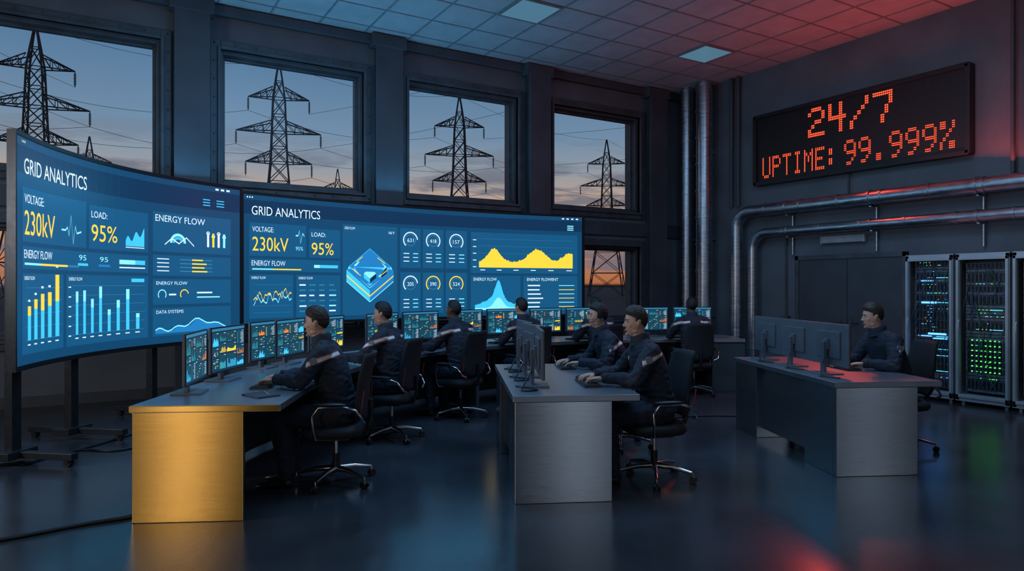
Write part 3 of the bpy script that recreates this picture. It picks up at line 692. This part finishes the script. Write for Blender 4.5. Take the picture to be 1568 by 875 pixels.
def body(name, wl, wr, lean=.0):
    mb = MB(); rings = []
    def ly(z): return lean*max(0, z-.6)
    for y, z, rx, ry in ((-.02, .475, .12, .09), (-.03, .50, .165, .125), (-.03, .575, .175, .138), (-.03, .583, .200, .160), (-.025, .65, .188, .152), (-.01, .76, .182, .146), (.0, .86, .188, .146), (.015, .95, .196, .147), (.025, 1.03, .196, .138), (.035, 1.09, .175, .112), (.045, 1.135, .122, .086), (.055, 1.17, .074, .068), (.06, 1.195, .06, .06)):
        rings.append([(math.copysign(abs(math.cos(a))**.85, math.cos(a))*rx, y+ly(z)+math.copysign(abs(math.sin(a))**.9, math.sin(a))*ry, z) for a in [2*math.pi*i/28 for i in range(28)]])
    mb.loft(rings)
    info = {}
    for s, W_ in ((-1, wl), (1, wr)):
        S_ = (s*.182, .025+ly(1.09), 1.082); E_ = ik(S_, W_, .285, .255, (s*.75, -.25, -.7)); W_ = V(W_)
        mb.tube([(s*.06, .04+ly(1.12), 1.13), S_], [.056, .070], 14)
        limb(mb, [S_, V(S_).lerp(E_, .35), E_, E_.lerp(W_, .4), W_], [.075, .073, .060, .058, .042])
        mb.ell(W_, .040, 12, 8)
        hp = (s*.092, -.01, .565); kn = (s*.125, .425, .555); an = (s*.125, .375, .10)
        limb(mb, [hp, V(hp).lerp(V(kn), .5), kn], [.108, .098, .076]); limb(mb, [kn, (s*.125, .40, .36), an], [.076, .074, .060])
        info[s] = (E_, W_, V(S_))
    def disp(c):
        near = sum(math.exp(-((c-info[s][0]).length/.10)**2) for s in (-1, 1))
        q = V((c.x*13, c.y*17, c.z*25))
        ridge = 1-2*abs(noise.noise(q+V((3, 1, 7))))
        k = .008*noise.noise(c*9)+.005*noise.noise(V((c.x*12, c.y*26, c.z*34)))+.0045*(ridge-.6)*(1+1.4*near)
        k += .006*math.sin(c.z*75+7*noise.noise(c*7))*math.exp(-((c.z-.70)/.08)**2)
        return k
    me = remesh(mb, .0105, 3, name, [M_uni], disp)
    mb = MB()
    cy = .062+ly(1.18)
    rg = []
    for z, r in ((1.145, .094), (1.185, .079), (1.222, .080), (1.226, .074), (1.20, .064), (1.16, .062)):
        rg.append([(math.cos(a)*r, cy+math.sin(a)*r*1.0, z-.035*max(0, math.sin(a))) for a in [2*math.pi*i/24 for i in range(24)]])
    mb.loft(rg, 0, True, False)
    for s in (-1, 1):
        E_, W_, S_ = info[s]; d = (W_-E_).normalized()
        mb.tube([W_-d*.035, W_-d*.032, W_+d*.014, W_+d*.015], [.040, .0465, .045, .036], 16, 0)
        c = S_.lerp(E_, .32); o_ = V((s, 0, .15)).normalized()
        mb.tube([c+o_*.062, c+o_*.0795], [.031, .029], 18, 1)
        mb.tube([(s*.09, cy-.03, 1.155), (s*.165, cy-.035, 1.150)], .011, 8, 0)
    for q in range(4): mb.ell((0, .150+ly(.72+q*.09)-(.02 if q == 3 else 0), .70+q*.11), (.007, .006, .007), 8, 6, 2)
    tr_ = mb.mesh(name+'_trim', [M_collar, M_badge, M_black])
    mb = MB()
    for s in (-1, 1):
        rg = []
        for y, w, h in ((.325, .022, .05), (.335, .036, .08), (.375, .040, .10), (.42, .040, .085), (.48, .044, .06), (.54, .046, .048), (.585, .040, .040), (.61, .020, .028)):
            rg.append([(s*.13+math.cos(a)*w, y, max(.0, h*.5+math.sin(a)*h*.5)) for a in [2*math.pi*i/16 for i in range(16)]])
        mb.loft(rg)
    sh = mb.mesh(name+'_shoes', [M_shoe])
    return me, tr_, sh, info, lean
def headfn(d, g=0., ):
    t = max(0, -d.z); x, y, z = d.x*.076, d.y*.096, d.z*.118
    x *= 1-.30*t**1.6; x *= 1-.06*max(0, d.y)
    if d.y > 0: y *= .95-.10*t*t
    else: y *= 1-.50*t**1.3
    y += .040*t**2.2
    for s in (-1, 1):
        q = (d-V((s*.36, .90, .07)).normalized()).length; y -= .012*math.exp(-(q/.17)**2)
    return V((x, y, z))
mb = MB(); mb.ell((0, 0, 0), 1, 48, 32, fn=headfn)
mb.tube([(0, .080, .018), (0, .092, -.006), (0, .104, -.026), (0, .098, -.036)], [.008, .009, .012, .008], 12)
for s in (-1, 1):
    mb.ell((s*.011, .092, -.030), (.009, .010, .008), 10, 8)
    mb.ell((s*.030, .078, .028), (.024, .009, .006), 12, 8)
    mb.ell((s*.042, .056, -.022), (.020, .019, .017), 12, 8)
    mb.ell((s*.048, .018, -.075), (.014, .028, .018), 12, 8)
    R = Matrix.Rotation(s*-.35, 3, 'Z') @ Matrix.Rotation(.18, 3, 'X')
    mb.ell((s*.079, -.006, -.004), (.007, .019, .032), 14, 10, R=R); mb.ell((s*.083, -.012, .004), (.006, .014, .022), 12, 8, R=R)
mb.ell((0, .088, -.060), (.022, .009, .006), 12, 8); mb.ell((0, .086, -.070), (.019, .009, .006), 12, 8)
mb.ell((0, .082, -.098), (.022, .014, .014), 12, 8)
mb.tube([(0, -.005, -.05), (0, -.012, -.10), (0, -.028, -.175)], [.056, .054, .060], 18)
HEAD = {k: remesh(mb, .0042, 4, 'head_'+k, [m]) for k, m in (('light', M_skinL), ('dark', M_skinD))}
mb = MB()
for s in (-1, 1):
    mb.ell((s*.030, .0765, .0085), .0115, 14, 10, 0); mb.ell((s*.0295, .0855, .0085), (.0058, .003, .0058), 10, 6, 1)
    mb.tube([(s*.013, .0905, .026), (s*.028, .0905, .031), (s*.046, .079, .027)], [.0028, .0038, .002], 6, 2)
    mb.tube([(s*.019, .0835, .013), (s*.030, .0895, .0170), (s*.042, .0805, .012)], [.0018, .0028, .0018], 6, 2)
mb.tube([(-.022, .088, -.064), (-.01, .0965, -.0625), (0, .0975, -.0645), (.01, .0965, -.0625), (.022, .088, -.064)], [.002, .0035, .003, .0035, .002], 8, 3)
mb.tube([(-.018, .088, -.069), (0, .096, -.070), (.018, .088, -.069)], [.002, .0045, .002], 8, 3)
FACE = mb.mesh('face_details', [M_eye, M_iris, M_hairk, M_lip])
def hair(vol, name, m):
    mb = MB()
    def fn(d):
        p = headfn(d)
        f = max(0, d.y); b = max(0, -d.y); sx = abs(d.x)
        line = .60*f**.55-.60*b**.9-.06
        if sx > .5: line += .10*(sx-.5)*f
        line += .05*noise.noise(V((d.x*9, d.y*9, 2)))
        if .86 < sx and -.35 < d.y < .24: line = min(line, -.10)
        k = (d.z-line)/.30; k = max(0, min(1, k)); k = k*k*(3-2*k)
        top = max(0, d.z-.10)/.90
        th = .0055+vol*top**.6+.8*vol*top*max(0, d.y+.1)
        th += (.0015+.004*top)*noise.noise(V((d.x*18, d.y*4, d.z*7)))+.0012*noise.noise(d*30)
        return p*(1-.05*(1-k))+d*th*k
    mb.ell((0, 0, 0), 1, 96, 64, fn=fn)
    return mb.mesh(name, [m])
HAIR = [hair(.017, 'short_hair', M_hair), hair(.003, 'cropped_hair', M_hairk), hair(.013, 'short_black_hair', M_hairk)]
def handm(name, m):
    mb = MB(); rg = []
    for y, rx, rz, z in ((-.035, .025, .019, 0), (0, .026, .018, 0), (.03, .036, .016, .001), (.06, .041, .0145, .002), (.085, .041, .012, .001), (.095, .036, .009, 0)):
        rg.append([(math.cos(a)*rx, y, z+math.sin(a)*rz) for a in [2*math.pi*i/20 for i in range(20)]])
    mb.loft(rg)
    for x, L, sp in ((-.030, .074, -.12), (-.0105, .082, -.03), (.0100, .077, .05), (.029, .060, .15)):
        p = V((x, .086, 0)); pts = [V((x*.8, .06, 0)), p]
        for f, an in ((.45, -.22), (.31, -.75), (.24, -1.15)):
            p = p+V((math.sin(sp)*math.cos(an), math.cos(sp)*math.cos(an), math.sin(an)))*L*f; pts.append(p)
        limb(mb, pts, [.0092, .0090, .0082, .0075, .0065], 10)
    limb(mb, [(-.018, .018, -.004), (-.044, .048, -.010), (-.050, .078, -.016), (-.042, .100, -.024)], [.013, .0115, .0095, .0075], 10)
    return remesh(mb, .003, 1, name, [m])
HAND = {'light': handm('hand_light', M_skinL), 'dark': handm('hand_dark', M_skinD)}
BODY = {
 'a': body('uniformed_body_a', (-.125, .44, .865), (.125, .46, .865), .10),
 'b': body('uniformed_body_b', (-.16, .42, .865), (.10, .48, .865), .22),
 'c': body('uniformed_body_c', (-.20, .43, .865), (.20, .43, .865), .02)}
mb = MB()
mb.tube([(math.sin(a)*.090, -.005, math.cos(a)*.137-.0) for a in [-1.45+2.9*i/16 for i in range(17)]], .006, 8)
for s in (-1, 1): mb.tube([(s*.082, -.003, 0), (s*.098, -.003, 0)], [.030, .026], 16)
mb.tube([(-.09, .01, -.01), (-.085, .06, -.05), (-.055, .105, -.062)], .003, 6); mb.ell((-.052, .107, -.062), .008, 8, 6)
HEADSET = mb.mesh('headset', [M_black])
def operator(x, y, h, kind='a', tone='light', hr=0, yaw=0, pitch=0, headset=False, sc=1., off=0):
    rz = math.atan2(h[1], h[0])-math.pi/2
    e = empty('control_room_operator', (x, y, 0), rz); e.scale = (sc, sc, sc)
    me, tr_, sh, info, lean = BODY[kind]
    link(me, 'uniformed_body', e); link(tr_, 'collar_and_cuffs', e); link(sh, 'shoes', e)
    hp = V((0, .075+lean*.6+.015, 1.315))
    Rm = Matrix.Translation(hp) @ Matrix.Translation((0, -.03, -.10)) @ Matrix.Rotation(yaw, 4, 'Z') @ Matrix.Rotation(pitch, 4, 'X') @ Matrix.Translation((0, .03, .10))
    for m_, n_ in ((HEAD[tone], 'head'), (FACE, 'face'), (HAIR[hr], 'hair'))+(((HEADSET, 'headset'),) if headset else ()):
        o = link(m_, n_, e); o.matrix_local = Rm @ Matrix.Scale(1.0, 4)
    for s in (-1, 1):
        E_, W_, S_ = info[s]; d = (W_-E_).normalized()
        yawh = math.atan2(-d.x, d.y)*.55
        o = link(HAND[tone], 'hand_left' if s < 0 else 'hand_right', e)
        M = Matrix.Translation(W_+V((0, .02, -.002))) @ Matrix.Rotation(yawh, 4, 'Z') @ Matrix.Rotation(-.06, 4, 'X')
        if s < 0: M = M @ Matrix.Scale(-1, 4, V((1, 0, 0)))
        o.matrix_local = M
def nrm(a): return V(a).normalized()
hw = nrm((-.9, .436))
rows = [((1.66, 5.56), nrm((-.889, .458)), 'a', 'light', 0, 0, -.08, 0),
        ((2.63, 6.83), nrm((-.68, .73)), 'c', 'light', 2, .15, -.02, 0),
        ((3.77, 7.50), nrm((-.40, .92)), 'c', 'dark', 1, .1, 0, 0),
        ((4.98, 7.86), nrm((-.12, .99)), 'a', 'light', 2, .1, 0, 0),
        ((6.22, 7.84), nrm((.05, .99)), 'a', 'dark', 2, .25, 0, 0),
        ((7.52, 7.30), nrm((.42, .90)), 'c', 'dark', 1, .0, 0, 0)]
for (p, h, kd, tn, hr, yw, pt_, hs) in rows:
    p = V(p); operator(p.x, p.y, h, kd, tn, hr, yw, pt_, hs); chair(p.x, p.y, h)
    s = V((h.y, -h.x))
    for q in (-.35, .35):
        m_ = p+h*.98+s*q; monitor(m_.x, m_.y, -h-s*q*.35)
    k_ = p+h*.56; keyboard(k_.x, k_.y, h)
monitor(1.42, 7.06, nrm((.75, -.66)))
def dl(o, a, b): return V((o[0]+a*.9+b*.436, o[1]-a*.436+b*.9))
D2 = (2.62, 4.32); D3 = (5.31, 3.54)
for (a, b, kd, hs, pt_) in ((1.22, .56, 'a', False, -.06), (1.22, 1.72, 'b', True, -.02)):
    p = dl(D2, a, b); operator(p.x, p.y, hw, kd, 'light', 0 if not hs else 2, 0, pt_, hs); chair(p.x, p.y, hw, .1)
    k_ = p+hw*.56; keyboard(k_.x, k_.y, hw)
for b in (.5, 1.08, 1.66): p = dl(D2, .26, b); monitor(p.x, p.y, -hw+V((.436, .9))*(.12 if b > .6 else -.05))
p = dl(D3, 1.16, .92); operator(p.x, p.y, hw, 'b', 'light', 0, -.25, -.12); chair(p.x+.05, p.y, hw, -.1)
k_ = p+hw*.56; keyboard(k_.x, k_.y, hw)
for b in (.55, 1.17, 1.78): p = dl(D3, .27, b); monitor(p.x, p.y, -hw)
e = empty('notebook', (1.02, 5.30, .80), .3); mb = MB(); mb.bx(-.09, .09, -.12, .12, 0, .012, 0); mb.bx(-.086, .092, -.116, .116, .003, .010, 1); mb.tube([(.02, -.08, .016), (.06, .07, .016)], .004, 8, 1); mb.obj('cover_and_pen', [M_paper, M_white], e, .002)
mb = MB()
def cable(pts, r=.006):
    P_ = [V(p) for p in pts]; out = []
    for i in range(len(P_)-1):
        a = P_[max(i-1, 0)]; b = P_[i]; c = P_[i+1]; d = P_[min(i+2, len(P_)-1)]
        for k in range(8):
            t = k/8; out.append(.5*((2*b)+(-a+c)*t+(2*a-5*b+4*c-d)*t*t+(-a+3*b-3*c+d)*t**3))
    out.append(P_[-1]); mb.tube(out, r, 8)
for b in (.5, 1.08, 1.66):
    p = dl(D2, .2, b); q = dl(D2, .10, b-.15); r_ = dl(D2, .08, b-.3)
    cable([(p.x, p.y, .95), (q.x, q.y, .82), (r_.x, r_.y, .807), (dl(D2, .2, b-.25).x, dl(D2, .2, b-.25).y, .807), (dl(D2, .05, b-.05).x, dl(D2, .05, b-.05).y, .807)])
for b in (.55, 1.17, 1.78):
    p = dl(D3, .2, b); q = dl(D3, .10, b-.15); r_ = dl(D3, .15, b-.35); cable([(p.x, p.y, .95), (q.x, q.y, .81), (r_.x, r_.y, .807), (dl(D3, .05, b-.2).x, dl(D3, .05, b-.2).y, .807)])
mb.obj('desk_cables', [M_black])
mb = MB(); cable([(-2.2, 5.6, .012), (-.9, 5.35, .012), (-.1, 5.42, .012), (.2, 5.45, .012), (.35, 5.75, .012)], .014); mb.obj('floor_cable', [M_black])
mb = MB(); cable([(-2.2, 8.2, .01), (-.8, 7.6, .01), (.0, 8.1, .01), (.6, 8.9, .01)], .012); cable([(-.6, 7.5, .01), (-.2, 7.9, .01), (.2, 7.7, .01), (.9, 8.3, .01)], .01); mb.obj('floor_cable', [M_black])
mb = MB(); cable([(4.6, 6.6, .01), (5.6, 6.2, .01), (6.4, 6.0, .01), (7.1, 5.5, .01)], .01); mb.obj('floor_cable', [M_black])
# ------------------------------------------------------------------ ceiling troffers
M_trof = emi('troffer_diffuser', (.09, .22, .32), .75)
for (x, y, nm) in ((XL+.3+P*13.5, YB-.4-P*2.5, 1), (XL+.3+P*18.5, YB-.4-P*2.5, 2), (XL+.3+P*9.5, YB-.4-P*6.5, 3), (XL+.3+P*14.5, YB-.4-P*8.5, 4)):
    e = empty('ceiling_light', (x, y, CZ)); mb = MB()
    mb.bx(-.36, .36, -.36, .36, -.022, -.016, 1)
    for a in ((-.365, -.335, -.365, .365), (.335, .365, -.365, .365), (-.335, .335, -.365, -.335), (-.335, .335, .335, .365)): mb.bx(*a, -.03, 0, 0)
    mb.obj('troffer', [M_bar, M_trof], e)
# ------------------------------------------------------------------ outside
mb = MB(); mb.bx(-400, 500, 14, 700, -.7, -.5); mb.obj('ground_field', [M_field])
def tower_mesh():
    mb = MB()
    def beam(p, q, w): mb.tube([p, q], w*.42, 4)
    lv = [(0, 3.4), (4.5, 2.75), (8.5, 2.15), (12, 1.6), (15, 1.2), (17.4, 1.0), (19.3, .92), (21.2, .85), (23.3, .78), (25.4, .7), (27.5, .42), (30, .05)]
    for (z0, w0), (z1, w1) in zip(lv[:-1], lv[1:]):
        c0 = [V((a*w0, b*w0, z0)) for a, b in ((-1, -1), (1, -1), (1, 1), (-1, 1))]; c1 = [V((a*w1, b*w1, z1)) for a, b in ((-1, -1), (1, -1), (1, 1), (-1, 1))]
        for i in range(4):
            j = (i+1) % 4; beam(c0[i], c1[i], .24); beam(c0[i], c1[j], .12); beam(c0[j], c1[i], .12); beam(c1[i], c1[j], .12)
    ends = []
    for z, hw_, bw, in ((25.4, 3.6, .7), (21.2, 5.0, .85), (17.4, 3.9, 1.0)):
        for s in (-1, 1):
            tip = V((s*hw_, 0, z))
            for b in (-1, 1):
                lo = V((s*bw, b*bw, z)); up = V((s*bw, b*bw, z+1.3)); beam(lo, tip, .17); beam(up, tip, .17)
                for k in (.25, .5, .75):
                    beam(lo.lerp(tip, k), up.lerp(tip, k), .09); beam(lo.lerp(tip, k), up.lerp(tip, k-.25), .09)
            for k in (.25, .5, .75): beam(V((s*bw, -bw, z)).lerp(tip, k), V((s*bw, bw, z)).lerp(tip, k), .09)
            mb.tube([tip, tip+V((0, 0, -1.7))], .05, 6)
            for q in range(8): mb.ell(tip+V((0, 0, -.3-q*.16)), (.15, .15, .045), 8, 5)
            ends.append(tip+V((0, 0, -1.7)))
    ends.append(V((0, 0, 30)))
    return mb.mesh('lattice', [M_lattice]), ends
TM, ENDS = tower_mesh()
TW = [((-5.9, 88.9), -.15), ((19.1, 88.1), -.25), ((45.1, 90.0), -.38), ((83, 103), -.60), ((-1.7, 150.6), -.1), ((48.7, 162), -.3), ((140, 125), -.7), ((-45, 95), -.1)]
for (p, r) in TW:
    e = empty('transmission_tower', (p[0], p[1], -.5), r); link(TM, 'steel_lattice', e)
mb = MB()
def wire(a, b, sag, r=.035):
    pts = [a.lerp(b, i/16)-V((0, 0, sag*4*(i/16)*(1-i/16))) for i in range(17)]; mb.tube(pts, r, 4)
def we(t, k):
    (x, y), r = TW[t]; return Matrix.Translation((x, y, -.5)) @ Matrix.Rotation(r, 4, 'Z') @ ENDS[k]
for a, b in ((7, 0), (0, 1), (1, 2), (2, 3), (3, 6)):
    for k in (0, 2, 3, 5, 6): wire(we(a, k), we(b, k), 1.6, .022)
for k in (1, 3):
    wire(we(2, k), we(2, k)+V((60, -70, 10)), 3, .02); wire(we(0, k), we(0, k)+V((-40, -60, 12)), 3, .02); wire(we(1, k), we(1, k)+V((45, -65, 14)), 3, .02)
mb.obj('power_line_cables', [M_lattice])
# ------------------------------------------------------------------ world: dusk sky
w = bpy.data.worlds.new('dusk_sky'); scene.world = w; w.use_nodes = True; nt = w.node_tree; nt.nodes.clear()
out = nt.nodes.new('ShaderNodeOutputWorld'); bg = nt.nodes.new('ShaderNodeBackground'); tc = nt.nodes.new('ShaderNodeTexCoord'); sp = nt.nodes.new('ShaderNodeSeparateXYZ')
nt.links.new(tc.outputs['Generated'], sp.inputs[0])
rp = nt.nodes.new('ShaderNodeValToRGB'); cr = rp.color_ramp
st = [(0, (.01, .01, .012)), (.004, (.45, .15, .06)), (.05, (.60, .25, .12)), (.10, (.66, .38, .23)), (.135, (.46, .36, .31)), (.165, (.29, .33, .38)), (.21, (.17, .27, .39)), (.30, (.095, .20, .34)), (.42, (.055, .13, .25)), (1, (.02, .045, .09))]
cr.elements[0].position = 0; cr.elements[0].color = (*st[0][1], 1); cr.elements[1].position = 1; cr.elements[1].color = (*st[-1][1], 1)
for p, c in st[1:-1]: q = cr.elements.new(p); q.color = (*c, 1)
nt.links.new(sp.outputs['Z'], rp.inputs[0])
mp = nt.nodes.new('ShaderNodeMapping'); mp.inputs['Scale'].default_value = (2.2, 2.2, 15); nt.links.new(tc.outputs['Generated'], mp.inputs[0])
nz = nt.nodes.new('ShaderNodeTexNoise'); nz.inputs['Scale'].default_value = 2.2; nz.inputs['Detail'].default_value = 6; nz.inputs['Roughness'].default_value = .6; nt.links.new(mp.outputs[0], nz.inputs[0])
cm = nt.nodes.new('ShaderNodeMapRange'); cm.inputs[1].default_value = .50; cm.inputs[2].default_value = .60; cm.inputs[3].default_value = 0; cm.inputs[4].default_value = .8; nt.links.new(nz.outputs['Fac'], cm.inputs[0])
lo = nt.nodes.new('ShaderNodeMapRange'); lo.inputs[1].default_value = .22; lo.inputs[2].default_value = .15; nt.links.new(sp.outputs['Z'], lo.inputs[0])
mu = nt.nodes.new('ShaderNodeMath'); mu.operation = 'MULTIPLY'; nt.links.new(cm.outputs[0], mu.inputs[0]); nt.links.new(lo.outputs[0], mu.inputs[1])
mxx = nt.nodes.new('ShaderNodeMixRGB'); nt.links.new(mu.outputs[0], mxx.inputs[0]); nt.links.new(rp.outputs[0], mxx.inputs[1]); mxx.inputs[2].default_value = (.13, .15, .20, 1)
nt.links.new(mxx.outputs[0], bg.inputs[0]); bg.inputs[1].default_value = 1.0; nt.links.new(bg.outputs[0], out.inputs[0])
# ------------------------------------------------------------------ lights
def light(kind, name, loc, tgt, energy, col, size=1., sy=None, spot=1.2, blend=.8):
    l = bpy.data.lights.new(name, kind); l.energy = energy; l.color = col
    if kind == 'AREA':
        l.size = size
        if sy: l.shape = 'RECTANGLE'; l.size_y = sy
    elif kind == 'SPOT': l.spot_size = spot; l.spot_blend = blend; l.shadow_soft_size = size
    else: l.shadow_soft_size = size
    o = bpy.data.objects.new(name, l); scene.collection.objects.link(o); o.location = loc
    o.rotation_euler = (V(tgt)-V(loc)).to_track_quat('-Z', 'Y').to_euler(); return o
BLU = (.22, .55, 1.)
light('AREA', 'overhead_fill_blue', (2.4, 6.2, 5.7), (2.4, 6.6, 0), 130, BLU, 2.0)  # added blue fill from overhead, out of frame
light('AREA', 'overhead_fill_cool', (6.2, 4.4, 5.7), (6.2, 4.8, 0), 95, (.40, .66, 1), 1.8)  # added cool overhead fill for the right-hand desks, out of frame
light('AREA', 'overhead_fill_cool', (1.5, 1.5, 5.7), (3, 4.5, .5), 40, (.45, .68, 1), 2.0)  # added cool overhead fill aimed at the centre desk, out of frame
light('AREA', 'brass_fill_warm', (-4.6, .6, 1.5), (.5, 5.2, .6), 32, (1, .74, .42), .40, 1.6)  # added off-frame fill, placed to streak the brass pedestal; no lamp fitting here
light('AREA', 'desk_front_fill_cool', (.9, -3.85, 1.8), (2.9, 4.2, .5), 17, (.75, .86, 1), .5, 2.0)  # added fill behind the camera, mirrored in the centre desk front
light('AREA', 'desk_front_fill_cool', (6.4, -3.85, 1.8), (5.6, 3.4, .5), 10, (.70, .84, 1), .5, 2.0)  # added fill behind the camera, mirrored in the right desk front
light('AREA', 'face_fill_neutral', (-4.6, 6.3, 2.6), (3.4, 5.6, 1.1), 95, (.88, .90, 1), 1.2, 1.2)  # added off-frame fill to brighten the operators' faces
light('AREA', 'upward_fill_blue', (2.8, 10.7, 3.06), (2.8, 8.6, 5.8), 80, (.10, .50, .9), 6.5, .25)  # added fill for video wall glow on the ceiling; no cove fitting
light('AREA', 'upward_fill_red', (XR-.35, 5.0, 3.3), (XR-1.6, 4.6, 5.82), 58, (1, .09, .07), 5, .2)  # added red fill tinting the ceiling near the sign; no fitting on the pipe
light('SPOT', 'sign_glow_red', (XR-.75, 7.0, 3.9), (7.6, 4.0, 0), 130, (1, .07, .04), .25, spot=1.9, blend=1)
# ------------------------------------------------------------------ camera
cam = bpy.data.cameras.new('camera'); cam.sensor_width = 36; cam.lens = 24.1; cam.clip_end = 2000
co = bpy.data.objects.new('camera', cam); scene.collection.objects.link(co)
co.location = (0, 0, 1.615); co.rotation_euler = (math.pi/2, 0, math.radians(-31)); scene.camera = co
scene.view_settings.view_transform = 'Standard'
